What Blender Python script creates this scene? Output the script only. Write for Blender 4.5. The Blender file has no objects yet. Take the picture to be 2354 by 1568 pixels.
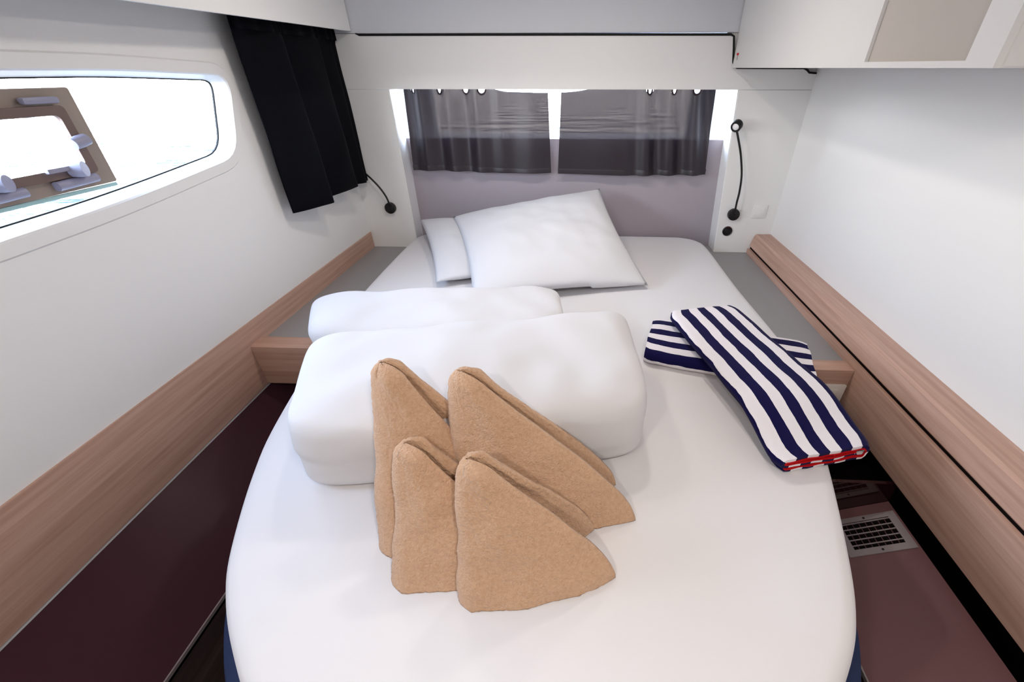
import bpy, bmesh, math, random
from math import radians, pi, sin, cos
from mathutils import Vector, Matrix, noise
from mathutils.geometry import tessellate_polygon

random.seed(7)
S = bpy.context.scene
C = S.collection

# ------------------------------------------------------------------ camera
# z = 0 is the top of the mattress; X to the right, Y towards the head of the bed
cd = bpy.data.cameras.new('camera')
cam = bpy.data.objects.new('camera', cd); C.objects.link(cam)
cam.location = (0, 0, 0.75)
cam.rotation_euler = (radians(90 - 33.2), 0, radians(2.6))
cd.sensor_width = 36; cd.sensor_fit = 'HORIZONTAL'
cd.lens = 36 * 940 / 2354
cd.shift_x = -(1290 - 1177) / 2354
cd.clip_start = 0.02; cd.clip_end = 600
S.camera = cam

# ------------------------------------------------------------------ world, daylight, exposure
W = bpy.data.worlds.new('sky'); S.world = W; W.use_nodes = True
wb = W.node_tree.nodes['Background']
wb.inputs['Strength'].default_value = 27.0
_n = W.node_tree.nodes; _l = W.node_tree.links          # hazy sky: white at the horizon, bluer overhead
_tc = _n.new('ShaderNodeTexCoord'); _sp = _n.new('ShaderNodeSeparateXYZ'); _rp = _n.new('ShaderNodeValToRGB')
_rp.color_ramp.elements[0].position = 0.0; _rp.color_ramp.elements[0].color = (1.10, 1.13, 1.16, 1)
_rp.color_ramp.elements[1].position = 1.0; _rp.color_ramp.elements[1].color = (0.22, 0.36, 0.62, 1)
_e = _rp.color_ramp.elements.new(0.35); _e.color = (0.62, 0.76, 0.98, 1)
_l.new(_tc.outputs['Generated'], _sp.inputs[0]); _l.new(_sp.outputs['Z'], _rp.inputs['Fac']); _l.new(_rp.outputs['Color'], wb.inputs['Color'])
S.view_settings.view_transform = 'Standard'; S.view_settings.look = 'None'
S.view_settings.gamma = 1; S.view_settings.exposure = 0.13
S.view_settings.use_curve_mapping = False

def portal(name, loc, rot, sx, sy):
    l = bpy.data.lights.new(name, 'AREA'); l.shape = 'RECTANGLE'; l.size = sx; l.size_y = sy
    l.cycles.is_portal = True
    o = bpy.data.objects.new(name, l); C.objects.link(o); o.location = loc; o.rotation_euler = rot
portal('daylight_port_window', (-1.22, 0.9, 0.61), (0, radians(-90), 0), 0.34, 1.4)
portal('daylight_aft_window', (-0.1, 2.52, 0.68), (radians(-90), 0, 0), 1.4, 0.5)

# ------------------------------------------------------------------ materials
def mat(name, col, rough=0.5, spec=0.4, bump=None, var=None, sheen=0, coat=0, metal=0):
    m = bpy.data.materials.new(name); m.use_nodes = True
    nt = m.node_tree; p = nt.nodes['Principled BSDF']
    p.inputs['Base Color'].default_value = (*col, 1); p.inputs['Roughness'].default_value = rough
    p.inputs['Specular IOR Level'].default_value = spec; p.inputs['Metallic'].default_value = metal
    if sheen: p.inputs['Sheen Weight'].default_value = sheen
    if coat: p.inputs['Coat Weight'].default_value = coat; p.inputs['Coat Roughness'].default_value = 0.04
    if bump or var:
        tc = nt.nodes.new('ShaderNodeTexCoord')
    if bump:
        sc, st, det = bump
        n = nt.nodes.new('ShaderNodeTexNoise'); n.inputs['Scale'].default_value = sc; n.inputs['Detail'].default_value = det
        b = nt.nodes.new('ShaderNodeBump'); b.inputs['Strength'].default_value = st; b.inputs['Distance'].default_value = 0.004
        nt.links.new(tc.outputs['Object'], n.inputs['Vector'])
        nt.links.new(n.outputs['Fac'], b.inputs['Height']); nt.links.new(b.outputs['Normal'], p.inputs['Normal'])
    if var:
        sc, c2 = var
        n2 = nt.nodes.new('ShaderNodeTexNoise'); n2.inputs['Scale'].default_value = sc; n2.inputs['Detail'].default_value = 4
        r = nt.nodes.new('ShaderNodeValToRGB'); r.color_ramp.elements[0].color = (*col, 1); r.color_ramp.elements[1].color = (*c2, 1)
        r.color_ramp.elements[0].position = 0.35; r.color_ramp.elements[1].position = 0.65
        nt.links.new(tc.outputs['Object'], n2.inputs['Vector'])
        nt.links.new(n2.outputs['Fac'], r.inputs['Fac']); nt.links.new(r.outputs['Color'], p.inputs['Base Color'])
    return m

def lin(r, g, b):
    f = lambda c: (c / 255 / 12.92) if c / 255 <= 0.04045 else ((c / 255 + 0.055) / 1.055) ** 2.4
    return (f(r), f(g), f(b))

def wood(name, c1, c2, c3, rough=0.45, fine=1.0, spec=0.35, along='y'):
    m = bpy.data.materials.new(name); m.use_nodes = True
    nt = m.node_tree; p = nt.nodes['Principled BSDF']; L = nt.links
    tc = nt.nodes.new('ShaderNodeTexCoord')
    mp = nt.nodes.new('ShaderNodeMapping'); mp.inputs['Scale'].default_value = (38 * fine, 1.3, 38 * fine) if along == 'y' else (1.3, 38 * fine, 38 * fine)
    n = nt.nodes.new('ShaderNodeTexNoise'); n.inputs['Scale'].default_value = 1.6; n.inputs['Detail'].default_value = 6; n.inputs['Roughness'].default_value = 0.65
    r = nt.nodes.new('ShaderNodeValToRGB')
    e = r.color_ramp.elements; e[0].position = 0.3; e[0].color = (*c1, 1); e[1].position = 0.72; e[1].color = (*c3, 1)
    k = e.new(0.5); k.color = (*c2, 1)
    b = nt.nodes.new('ShaderNodeBump'); b.inputs['Strength'].default_value = 0.15; b.inputs['Distance'].default_value = 0.002
    L.new(tc.outputs['Object'], mp.inputs['Vector']); L.new(mp.outputs['Vector'], n.inputs['Vector'])
    L.new(n.outputs['Fac'], r.inputs['Fac']); L.new(r.outputs['Color'], p.inputs['Base Color'])
    L.new(n.outputs['Fac'], b.inputs['Height']); L.new(b.outputs['Normal'], p.inputs['Normal'])
    p.inputs['Roughness'].default_value = rough; p.inputs['Specular IOR Level'].default_value = spec
    return m

def thin_fabric(name, col, through, see):
    """dark cloth that lets some light through its weave"""
    m = bpy.data.materials.new(name); m.use_nodes = True
    nt = m.node_tree; L = nt.links; nt.nodes.remove(nt.nodes['Principled BSDF']); out = nt.nodes['Material Output']
    d = nt.nodes.new('ShaderNodeBsdfPrincipled'); d.inputs['Base Color'].default_value = (*col, 1); d.inputs['Roughness'].default_value = 0.42; d.inputs['Specular IOR Level'].default_value = 0.45
    t = nt.nodes.new('ShaderNodeBsdfTranslucent'); t.inputs['Color'].default_value = (*[min(1, c * 3) for c in col], 1)
    tr = nt.nodes.new('ShaderNodeBsdfTransparent'); tr.inputs['Color'].default_value = (1.0, 0.90, 0.86, 1)
    m1 = nt.nodes.new('ShaderNodeMixShader'); m1.inputs['Fac'].default_value = through
    m2 = nt.nodes.new('ShaderNodeMixShader'); m2.inputs['Fac'].default_value = see
    L.new(d.outputs[0], m1.inputs[1]); L.new(t.outputs[0], m1.inputs[2])
    L.new(m1.outputs[0], m2.inputs[1]); L.new(tr.outputs[0], m2.inputs[2]); L.new(m2.outputs[0], out.inputs['Surface'])
    return m

def stripes(name):
    m = bpy.data.materials.new(name); m.use_nodes = True
    nt = m.node_tree; L = nt.links; p = nt.nodes['Principled BSDF']
    uv = nt.nodes.new('ShaderNodeUVMap')
    n = nt.nodes.new('ShaderNodeTexNoise'); n.inputs['Scale'].default_value = 14; n.inputs['Detail'].default_value = 3
    sep = nt.nodes.new('ShaderNodeSeparateXYZ')
    L.new(uv.outputs['UV'], sep.inputs[0]); L.new(uv.outputs['UV'], n.inputs['Vector'])
    a = nt.nodes.new('ShaderNodeMath'); a.operation = 'MULTIPLY_ADD'; a.inputs[1].default_value = 0.010; L.new(n.outputs['Fac'], a.inputs[0]); L.new(sep.outputs['X'], a.inputs[2])
    b = nt.nodes.new('ShaderNodeMath'); b.operation = 'MULTIPLY'; b.inputs[1].default_value = 1 / 0.0625; L.new(a.outputs[0], b.inputs[0])
    f = nt.nodes.new('ShaderNodeMath'); f.operation = 'FRACT'; L.new(b.outputs[0], f.inputs[0])
    g = nt.nodes.new('ShaderNodeMath'); g.operation = 'GREATER_THAN'; g.inputs[1].default_value = 0.5; L.new(f.outputs[0], g.inputs[0])
    mx = nt.nodes.new('ShaderNodeMixRGB'); mx.inputs[1].default_value = (*lin(232, 226, 230), 1); mx.inputs[2].default_value = (*lin(16, 12, 62), 1)
    L.new(g.outputs[0], mx.inputs['Fac']); L.new(mx.outputs[0], p.inputs['Base Color'])
    p.inputs['Roughness'].default_value = 0.9; p.inputs['Specular IOR Level'].default_value = 0.1; p.inputs['Sheen Weight'].default_value = 0.05
    n2 = nt.nodes.new('ShaderNodeTexNoise'); n2.inputs['Scale'].default_value = 420
    bp = nt.nodes.new('ShaderNodeBump'); bp.inputs['Strength'].default_value = 0.25; bp.inputs['Distance'].default_value = 0.002
    L.new(uv.outputs['UV'], n2.inputs['Vector']); L.new(n2.outputs['Fac'], bp.inputs['Height']); L.new(bp.outputs['Normal'], p.inputs['Normal'])
    return m

def glass(name, tint=(1, 1, 1)):
    m = bpy.data.materials.new(name); m.use_nodes = True
    nt = m.node_tree; L = nt.links; nt.nodes.remove(nt.nodes['Principled BSDF']); out = nt.nodes['Material Output']
    tr = nt.nodes.new('ShaderNodeBsdfTransparent'); tr.inputs['Color'].default_value = (*tint, 1)
    gl = nt.nodes.new('ShaderNodeBsdfGlossy'); gl.inputs['Roughness'].default_value = 0.02
    lw = nt.nodes.new('ShaderNodeLayerWeight'); lw.inputs['Blend'].default_value = 0.5
    pw = nt.nodes.new('ShaderNodeMath'); pw.operation = 'POWER'; pw.inputs[1].default_value = 5.0; L.new(lw.outputs['Facing'], pw.inputs[0])
    fr = nt.nodes.new('ShaderNodeMath'); fr.operation = 'MULTIPLY_ADD'; fr.inputs[1].default_value = 0.5; fr.inputs[2].default_value = 0.03; L.new(pw.outputs[0], fr.inputs[0])
    mx = nt.nodes.new('ShaderNodeMixShader')
    L.new(fr.outputs[0], mx.inputs['Fac']); L.new(tr.outputs[0], mx.inputs[1]); L.new(gl.outputs[0], mx.inputs[2]); L.new(mx.outputs[0], out.inputs['Surface'])
    return m

def emit(name, col, st):
    m = bpy.data.materials.new(name); m.use_nodes = True
    p = m.node_tree.nodes['Principled BSDF']; p.inputs['Base Color'].default_value = (*col, 1)
    p.inputs['Emission Color'].default_value = (*col, 1); p.inputs['Emission Strength'].default_value = st
    return m

def sea_material():
    m = bpy.data.materials.new('sea water'); m.use_nodes = True
    nt = m.node_tree; L = nt.links; p = nt.nodes['Principled BSDF']
    p.inputs['Base Color'].default_value = (0.03, 0.045, 0.055, 1); p.inputs['Roughness'].default_value = 0.05; p.inputs['IOR'].default_value = 1.33
    tc = nt.nodes.new('ShaderNodeTexCoord'); mp = nt.nodes.new('ShaderNodeMapping'); mp.inputs['Scale'].default_value = (0.45, 1.0, 1)
    n = nt.nodes.new('ShaderNodeTexNoise'); n.inputs['Scale'].default_value = 0.6; n.inputs['Detail'].default_value = 6
    b = nt.nodes.new('ShaderNodeBump'); b.inputs['Strength'].default_value = 1.0; b.inputs['Distance'].default_value = 3.4
    L.new(tc.outputs['Object'], mp.inputs[0]); L.new(mp.outputs[0], n.inputs['Vector']); L.new(n.outputs['Fac'], b.inputs['Height']); L.new(b.outputs[0], p.inputs['Normal'])
    return m

M = dict(
    white=mat('white gelcoat panel', (0.84, 0.84, 0.835), 0.35, 0.35),
    liner=mat('white vinyl liner', (0.82, 0.82, 0.815), 0.6, 0.25),
    welltint=mat('liner with cool light tint', (0.66, 0.68, 0.72), 0.6, 0.25),  # cool skylight on the liner is put into its colour
    hatchgrey=mat('beige grey panel', lin(196, 190, 183), 0.6, 0.2),
    headboard=mat('grey headboard vinyl', lin(172, 164, 172), 0.55, 0.25, bump=(300, 0.1, 2)),
    shelf=mat('grey shelf laminate', lin(150, 149, 150), 0.4, 0.35),
    wood=wood('taupe oak veneer', lin(172, 136, 119), lin(189, 153, 136), lin(203, 168, 152)),
    woodx=wood('taupe oak veneer across', lin(172, 136, 119), lin(189, 153, 136), lin(203, 168, 152), along='x'),
    dark=mat('dark brown gloss panel', lin(62, 37, 45), 0.30, 0.05),
    darkgloss=mat('near black gloss panel', lin(40, 16, 20), 0.05, 0.6),
    darksatin=mat('dark brown satin panel', lin(116, 80, 82), 0.32, 0.4),
    black=mat('black plastic', (0.008, 0.008, 0.009), 0.4, 0.35),
    rubber=mat('black rubber seal', (0.01, 0.01, 0.01), 0.6, 0.2),
    void=mat('painted cavity shade', (0.006, 0.004, 0.004), 0.9, 0.05),  # near-black colour stands in for the shade inside gaps and recesses
    floor=wood('dark walnut floor', lin(52, 42, 42), lin(66, 54, 52), lin(84, 70, 66), 0.4, 0.6),
    sheet=mat('white cotton sheet', (0.745, 0.725, 0.735), 0.85, 0.1, bump=(9, 0.25, 3), sheen=0.1),
    cotton=mat('white cotton pillowcase', (0.70, 0.695, 0.715), 0.85, 0.1, bump=(22, 0.22, 4), sheen=0.1),
    duvet=mat('white cotton duvet cover', (0.67, 0.655, 0.665), 0.85, 0.1, bump=(16, 0.2, 4), sheen=0.1),
    navy=mat('navy upholstery', lin(36, 48, 80), 0.7, 0.2, bump=(400, 0.2, 2)),
    terry=mat('tan terry cloth', lin(212, 174, 143), 0.95, 0.05, bump=(300, 1.0, 6), var=(160, lin(203, 163, 131)), sheen=0.25),
    blackcurtain=mat('black navy curtain', (0.0016, 0.0020, 0.0042), 0.75, 0.08, bump=(500, 0.1, 2), sheen=0.02),
    curtain=thin_fabric('charcoal curtain', lin(42, 35, 43), 0.02, 0.0105),
    eyelet=mat('dark eyelet', lin(58, 44, 50), 0.3, 0.5, metal=0.6),
    stripe=stripes('navy and white terry stripes'),
    red=mat('red binding', lin(190, 18, 24), 0.8, 0.1),
    redplastic=mat('red plastic', lin(210, 30, 50), 0.4, 0.4),
    plate=mat('white switch plastic', lin(228, 222, 214), 0.3, 0.4),
    steel=mat('grey metal grille', lin(150, 140, 140), 0.35, 0.5, metal=0.3),
    portframe=mat('grey brown anodised frame', lin(150, 136, 126), 0.35, 0.5, metal=0.3),
    portgrey=mat('lavender grey plastic', lin(150, 150, 172), 0.4, 0.4),
    glass=glass('clear glass'),
    tint=glass('pale hatch glass', (0.9, 0.95, 1.0)),
    lens=mat('lamp lens', (0.9, 0.9, 0.92), 0.2, 0.5),
    warm=emit('warm fill glow', (1.0, 0.88, 0.76), 12),  # glowing discs of the added ceiling fill lamps
    sea=sea_material(),
)

# ------------------------------------------------------------------ helpers
def finish(o, label=None, cat=None, group=None, kind=None):
    if label: o['label'] = label
    if cat: o['category'] = cat
    if group: o['group'] = group
    if kind: o['kind'] = kind
    return o

def empty(name, loc, label, cat, group=None, kind=None):
    o = bpy.data.objects.new(name, None); C.objects.link(o); o.location = loc; o.empty_display_size = 0.05
    return finish(o, label, cat, group, kind)

def obj(name, bm, m, parent=None, smooth=True, label=None, cat=None, group=None, kind=None, origin=None, angle=40):
    """one mesh object from world-space geometry; origin at its base, or its parent's frame"""
    bmesh.ops.recalc_face_normals(bm, faces=bm.faces)
    if origin is None:
        if parent is not None: base = Vector((0, 0, 0))
        else:
            xs = [v.co for v in bm.verts]
            base = Vector(((min(v.x for v in xs) + max(v.x for v in xs)) / 2, (min(v.y for v in xs) + max(v.y for v in xs)) / 2, min(v.z for v in xs)))
    else: base = Vector(origin)
    off = base
    p = parent
    if p is not None:
        w = Vector((0, 0, 0)); q = p
        while q is not None: w += q.location; q = q.parent
        off = w; base = Vector((0, 0, 0))
    for v in bm.verts: v.co -= off
    me = bpy.data.meshes.new(name); bm.to_mesh(me); bm.free()
    me.materials.append(M[m] if isinstance(m, str) else m)
    if smooth:
        for f in me.polygons: f.use_smooth = True
        if angle: me.set_sharp_from_angle(angle=radians(angle))
    o = bpy.data.objects.new(name, me); C.objects.link(o); o.location = base
    if p is not None: o.parent = p
    return finish(o, label, cat, group, kind)

def B(): return bmesh.new()

def box(bm, x0, x1, y0, y1, z0, z1, bev=0.0):
    r = bmesh.ops.create_cube(bm, size=1)
    for v in r['verts']:
        v.co = Vector(((x0 + x1) / 2 + v.co.x * (x1 - x0), (y0 + y1) / 2 + v.co.y * (y1 - y0), (z0 + z1) / 2 + v.co.z * (z1 - z0)))
    if bev:
        es = list({e for v in r['verts'] for e in v.link_edges})
        bmesh.ops.bevel(bm, geom=es, offset=bev, segments=2, profile=0.6, affect='EDGES')
    return bm

def prism(bm, poly, axis, a0, a1):
    """extrude polygon (2D pts) along axis; axis 'x': pts (y,z); 'y': pts (x,z); 'z': pts (x,y)"""
    def P(p, a):
        return {'x': (a, p[0], p[1]), 'y': (p[0], a, p[1]), 'z': (p[0], p[1], a)}[axis]
    v0 = [bm.verts.new(P(p, a0)) for p in poly]; v1 = [bm.verts.new(P(p, a1)) for p in poly]
    bm.faces.new(v0); bm.faces.new(v1[::-1]); n = len(poly)
    for i in range(n): bm.faces.new((v0[i], v0[(i + 1) % n], v1[(i + 1) % n], v1[i]))
    return bm

def plate_with_hole(bm, outer, hole, axis, a0, a1):
    """slab with one hole"""
    def P(p, a):
        return {'x': (a, p[0], p[1]), 'y': (p[0], a, p[1]), 'z': (p[0], p[1], a)}[axis]
    pts = list(outer) + list(hole)
    tris = tessellate_polygon([[Vector((p[0], p[1], 0)) for p in outer], [Vector((p[0], p[1], 0)) for p in hole]])
    A = [bm.verts.new(P(p, a0)) for p in pts]; Bv = [bm.verts.new(P(p, a1)) for p in pts]
    for t in tris:
        try: bm.faces.new([A[i] for i in t]); bm.faces.new([Bv[i] for i in reversed(t)])
        except ValueError: pass
    def side(i0, n):
        for i in range(n):
            a, b = i0 + i, i0 + (i + 1) % n
            bm.faces.new((A[a], A[b], Bv[b], Bv[a]))
    side(0, len(outer)); side(len(outer), len(hole))
    return bm

def tube(bm, pts, r, n=8, cap=True):
    pts = [Vector(p) for p in pts]; rings = []
    up = Vector((0.13, 0.41, 0.9)).normalized()
    for i, p in enumerate(pts):
        t = (pts[min(i + 1, len(pts) - 1)] - pts[max(i - 1, 0)]).normalized()
        a = t.cross(up)
        if a.length < 1e-3: a = t.cross(Vector((1, 0, 0)))
        a.normalize(); b = t.cross(a).normalized()
        rr = r[i] if isinstance(r, (list, tuple)) else r
        rings.append([bm.verts.new(p + rr * (cos(2 * pi * k / n) * a + sin(2 * pi * k / n) * b)) for k in range(n)])
    for i in range(len(rings) - 1):
        for k in range(n): bm.faces.new((rings[i][k], rings[i][(k + 1) % n], rings[i + 1][(k + 1) % n], rings[i + 1][k]))
    if cap: bm.faces.new(rings[0][::-1]); bm.faces.new(rings[-1])
    return bm

def lathe(bm, prof, center, axis, n=28):
    """profile [(r, h)] turned about an axis direction through center"""
    axis = Vector(axis).normalized(); a = axis.orthogonal().normalized(); b = axis.cross(a); c = Vector(center)
    rings = []
    for r, h in prof:
        if r < 1e-6: rings.append([bm.verts.new(c + axis * h)])
        else: rings.append([bm.verts.new(c + axis * h + r * (cos(2 * pi * k / n) * a + sin(2 * pi * k / n) * b)) for k in range(n)])
    for i in range(len(rings) - 1):
        p, q = rings[i], rings[i + 1]
        for k in range(n):
            k2 = (k + 1) % n
            if len(p) == 1 and len(q) == 1: continue
            if len(p) == 1: bm.faces.new((p[0], q[k], q[k2]))
            elif len(q) == 1: bm.faces.new((p[k], p[k2], q[0]))
            else: bm.faces.new((p[k], p[k2], q[k2], q[k]))
    return bm

def torus(bm, c, R, r, axis, n=24, m=8):
    axis = Vector(axis).normalized(); a = axis.orthogonal().normalized(); b = axis.cross(a); c = Vector(c)
    rings = []
    for k in range(n):
        d = cos(2 * pi * k / n) * a + sin(2 * pi * k / n) * b
        rings.append([bm.verts.new(c + d * (R + r * cos(2 * pi * j / m)) + axis * r * sin(2 * pi * j / m)) for j in range(m)])
    for k in range(n):
        for j in range(m): bm.faces.new((rings[k][j], rings[(k + 1) % n][j], rings[(k + 1) % n][(j + 1) % m], rings[k][(j + 1) % m]))
    return bm

def catmull(pts, per=6, closed=False):
    out = []; n = len(pts); P = [Vector(p) for p in pts]
    rng = range(n) if closed else range(n - 1)
    for i in rng:
        g = lambda j: P[j % n] if closed else P[max(0, min(n - 1, j))]
        p0, p1, p2, p3 = g(i - 1), g(i), g(i + 1), g(i + 2)
        for k in range(per):
            t = k / per
            out.append(0.5 * ((2 * p1) + (p2 - p0) * t + (2 * p0 - 5 * p1 + 4 * p2 - p3) * t * t + (3 * p1 - p0 - 3 * p2 + p3) * t ** 3))
    if not closed: out.append(P[-1])
    return out

def rounded(poly, r, seg=5):
    """round the corners of a polygon; r one value or one per corner"""
    out = []; n = len(poly)
    for i in range(n):
        p = Vector(poly[i]); a = Vector(poly[i - 1]); b = Vector(poly[(i + 1) % n])
        rr = r[i] if isinstance(r, (list, tuple)) else r
        if rr <= 0: out.append(tuple(p)); continue
        d1 = (a - p); d2 = (b - p); k1 = min(rr, d1.length * 0.49); k2 = min(rr, d2.length * 0.49)
        q1 = p + d1.normalized() * k1; q2 = p + d2.normalized() * k2
        for s in range(seg + 1):
            t = s / seg
            out.append(tuple((1 - t) ** 2 * q1 + 2 * t * (1 - t) * p + t * t * q2))
    return out

def nz(x, y, z): return noise.noise(Vector((x, y, z)))

# ================================================================== SETTING
XL, XR = -1.146, 1.005          # faces of the side walls
YP, YB = 2.155, 2.262           # face of the pillars; face of the headboard
FL = -0.66                      # cabin floor
CZ = 1.17                       # ceiling

# ---- floor of planks
fl = empty('floor', (0, 0.5, FL), 'dark walnut plank floor beside the bed', 'floor', kind='structure')
for i in range(10):
    x0 = -1.2 + i * 0.24
    b = box(B(), x0 + 0.001, x0 + 0.239, -1.12, 2.3, FL - 0.03, FL, 0.0015)
    obj('plank', b, 'floor', fl, smooth=False)

# ---- left wall with the port window opening
outer = [(-1.12, FL - 0.03), (2.53, FL - 0.03), (2.53, CZ), (-1.12, CZ)]
win = rounded([(0.28, 0.468), (0.72, 0.470), (1.00, 0.482), (1.425, 0.524), (1.518, 0.744), (1.15, 0.756), (0.28, 0.752)],
              [0.05, 0, 0.2, 0.07, 0.06, 0.1, 0.05])
b = plate_with_hole(B(), outer, win, 'x', XL - 0.05, XL)
obj('wall_left', b, 'white', label='white hull side wall with a long window', cat='wall', kind='structure', angle=30)

# window rim, seal, pane: children of window_1
w1 = empty('window_1', (XL, 0.9, 0.47), 'long overexposed port window in the left wall', 'window', kind='structure')
def grow(poly, d):
    c = Vector((sum(p[0] for p in poly) / len(poly), sum(p[1] for p in poly) / len(poly)))
    n = len(poly); out = []
    for i in range(n):
        t = Vector(poly[(i + 1) % n]) - Vector(poly[i - 1]); nn = Vector((t.y, -t.x)).normalized()
        out.append(tuple(Vector(poly[i]) + nn * d))
    return out
rim_o = grow(win, 0.035)
b = B()
def ring(bm, a, ax, bb, bx):
    va = [bm.verts.new((ax, p[0], p[1])) for p in a]; vb = [bm.verts.new((bx, p[0], p[1])) for p in bb]; n = len(a)
    for i in range(n): bm.faces.new((va[i], va[(i + 1) % n], vb[(i + 1) % n], vb[i]))
ring(b, rim_o, XL, grow(win, 0.031), XL + 0.004); ring(b, grow(win, 0.031), XL + 0.004, grow(win, 0.004), XL + 0.005)
ring(b, grow(win, 0.004), XL + 0.005, win, XL + 0.001); ring(b, win, XL + 0.001, grow(win, -0.012), XL - 0.042)
obj('window_rim', b, 'white', w1, angle=60)
b = B(); ring(b, grow(win, -0.0115), XL - 0.040, grow(win, -0.0145), XL - 0.0405)
ring(b, grow(win, -0.0145), XL - 0.0405, grow(win, -0.0145), XL - 0.045)
obj('window_seal', b, 'rubber', w1)
b = prism(B(), grow(win, -0.004), 'x', XL - 0.050, XL - 0.044)
obj('pane', b, 'glass', w1, smooth=False)

# opening portlight set into the pane
PX = XL - 0.042
pl = empty('portlight', (PX, 0.8, 0.522), 'small opening porthole with grey brown frame set in the left window', 'porthole')
fo = rounded([(0.58, 0.520), (1.04, 0.522), (1.046, 0.724), (0.58, 0.724)], [0.03, 0.006, 0.006, 0.03])
def frame_bar(pts, x0, x1, name, m, par):
    return obj(name, prism(B(), pts, 'x', x0, x1), m, par, smooth=False)
fi = rounded([(0.625, 0.556), (0.997, 0.558), (1.000, 0.684), (0.625, 0.684)], [0.03, 0.012, 0.012, 0.03])
obj('frame', plate_with_hole(B(), fo, fi, 'x', PX, PX + 0.012), 'portframe', pl, smooth=False)
fi2o = rounded([(0.618, 0.549), (1.004, 0.551), (1.007, 0.691), (0.618, 0.691)], [0.03, 0.012, 0.012, 0.03])
fi2i = rounded([(0.640, 0.568), (0.985, 0.570), (0.988, 0.672), (0.640, 0.672)], [0.03, 0.012, 0.012, 0.03])
obj('sash', plate_with_hole(B(), fi2o, fi2i, 'x', PX + 0.012, PX + 0.022), mat('brown sash', lin(112, 94, 88), 0.4, 0.4), pl, smooth=False)
obj('sash_pane', prism(B(), grow(fi2i, 0.003), 'x', PX + 0.014, PX + 0.019), 'glass', pl, smooth=False)
obj('sill_strip', box(B(), PX, PX + 0.014, 0.60, 1.036, 0.512, 0.5205, 0.002), mat('teal strip', lin(150, 184, 186), 0.3, 0.4), pl)
for yy in (0.795, 0.945):
    h = obj('hinge', tube(B(), [(PX + 0.020, yy - 0.045, 0.538), (PX + 0.020, yy + 0.045, 0.541)], 0.010, 12), 'portgrey', pl)
    obj('hinge_knuckle', lathe(B(), [(0, -0.013), (0.016, -0.013), (0.017, 0), (0.016, 0.013), (0, 0.013)], (PX + 0.034, yy + 0.005, 0.566), (1, 0.5, 0)), 'portgrey', h)
    obj('hinge_arm', box(B(), PX + 0.026, PX + 0.036, yy - 0.055, yy, 0.566, 0.576, 0.003), 'portgrey', h)
obj('latch_handle', box(B(), PX + 0.014, PX + 0.030, 0.93, 1.00, 0.695, 0.708, 0.005), 'portgrey', pl)
obj('latch', lathe(B(), [(0, -0.02), (0.012, -0.018), (0.013, 0.0), (0.012, 0.018), (0, 0.02)], (PX + 0.028, 0.992, 0.618), (0, 1, 0.2)), 'portgrey', pl)

# ---- right wall
obj('wall_right', box(B(), XR, XR + 0.05, -1.12, 2.53, FL - 0.03, CZ), 'white', label='plain white wall on the right', cat='wall', kind='structure', smooth=False)

# ---- back wall (aft): headboard panel, sill, splayed reveals, header
b = B()
for x0, x1, z0, z1 in ((-1.25, -0.80, 0.475, CZ), (0.56, 1.10, 0.475, CZ), (-0.80, 0.56, 0.86, CZ), (-1.25, 1.10, FL, 0.475)):
    box(b, x0, x1, 2.46, 2.52, z0, z1)
obj('wall_back', b, 'white', label='white hull wall behind the curtains', cat='wall', kind='structure', smooth=False)
w2 = empty('window_2', (-0.1, 2.46, 0.475), 'aft window behind the two charcoal curtains', 'window', kind='structure')
obj('pane', box(B(), -0.80, 0.56, 2.478, 2.484, 0.475, 0.86), 'glass', w2, smooth=False)
b = B()
prism(b, [(-0.935, YB + 0.01), (-0.80, 2.46), (-0.84, 2.46), (-0.96, YB + 0.01)], 'z', 0.475, 0.95)
obj('reveal', b, 'white', w2, smooth=False)
b = B()
prism(b, [(0.715, YB + 0.01), (0.74, YB + 0.01), (0.60, 2.46), (0.56, 2.46)], 'z', 0.475, 0.95)
obj('reveal', b, 'white', w2, smooth=False)
obj('window_sill', box(B(), -0.935, 0.715, YB + 0.008, 2.475, 0.455, 0.475, 0.003), 'white', w2)
obj('reveal_top', box(B(), -0.96, 0.74, YP + 0.03, 2.47, 0.90, 0.93), 'white', w2, smooth=False)
obj('trim_1', box(B(), -0.93, 0.74, YB, YB + 0.02, -0.16, 0.476, 0.004), 'headboard', label='grey vinyl headboard panel behind the pillows', cat='headboard', kind='structure')
# pillars and header
b = prism(B(), [(-1.15, -0.06), (-0.896, -0.06), (-0.886, 0.6885), (-1.15, 0.6885)], 'y', YP, YB + 0.02)
bmesh.ops.bevel(b, geom=[e for e in b.edges if abs((e.verts[0].co - e.verts[1].co).z) > 0.3], offset=0.004, segments=2, affect='EDGES')
obj('trim_2', b, 'white', label='white panel left of the bed head', cat='panel', kind='structure')
b = prism(B(), [(0.728, -0.06), (1.01, -0.06), (1.01, 0.6885), (0.686, 0.6885)], 'y', YP, YB + 0.02)
bmesh.ops.bevel(b, geom=[e for e in b.edges if abs((e.verts[0].co - e.verts[1].co).z) > 0.3], offset=0.004, segments=2, affect='EDGES')
obj('trim_3', b, 'white', label='white panel right of the bed head', cat='panel', kind='structure')
obj('trim_4', prism(B(), [(-1.15, 0.690), (1.008, 0.690), (1.008, 0.750), (0.975, 0.752), (0.945, 0.768), (0.66, 0.768), (0.645, 0.782), (0.624, 0.885), (-1.15, 0.893)], 'y', YP, YP + 0.03), 'white',
    label='white header panel over the charcoal curtains', cat='panel', kind='structure', smooth=False)
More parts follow.
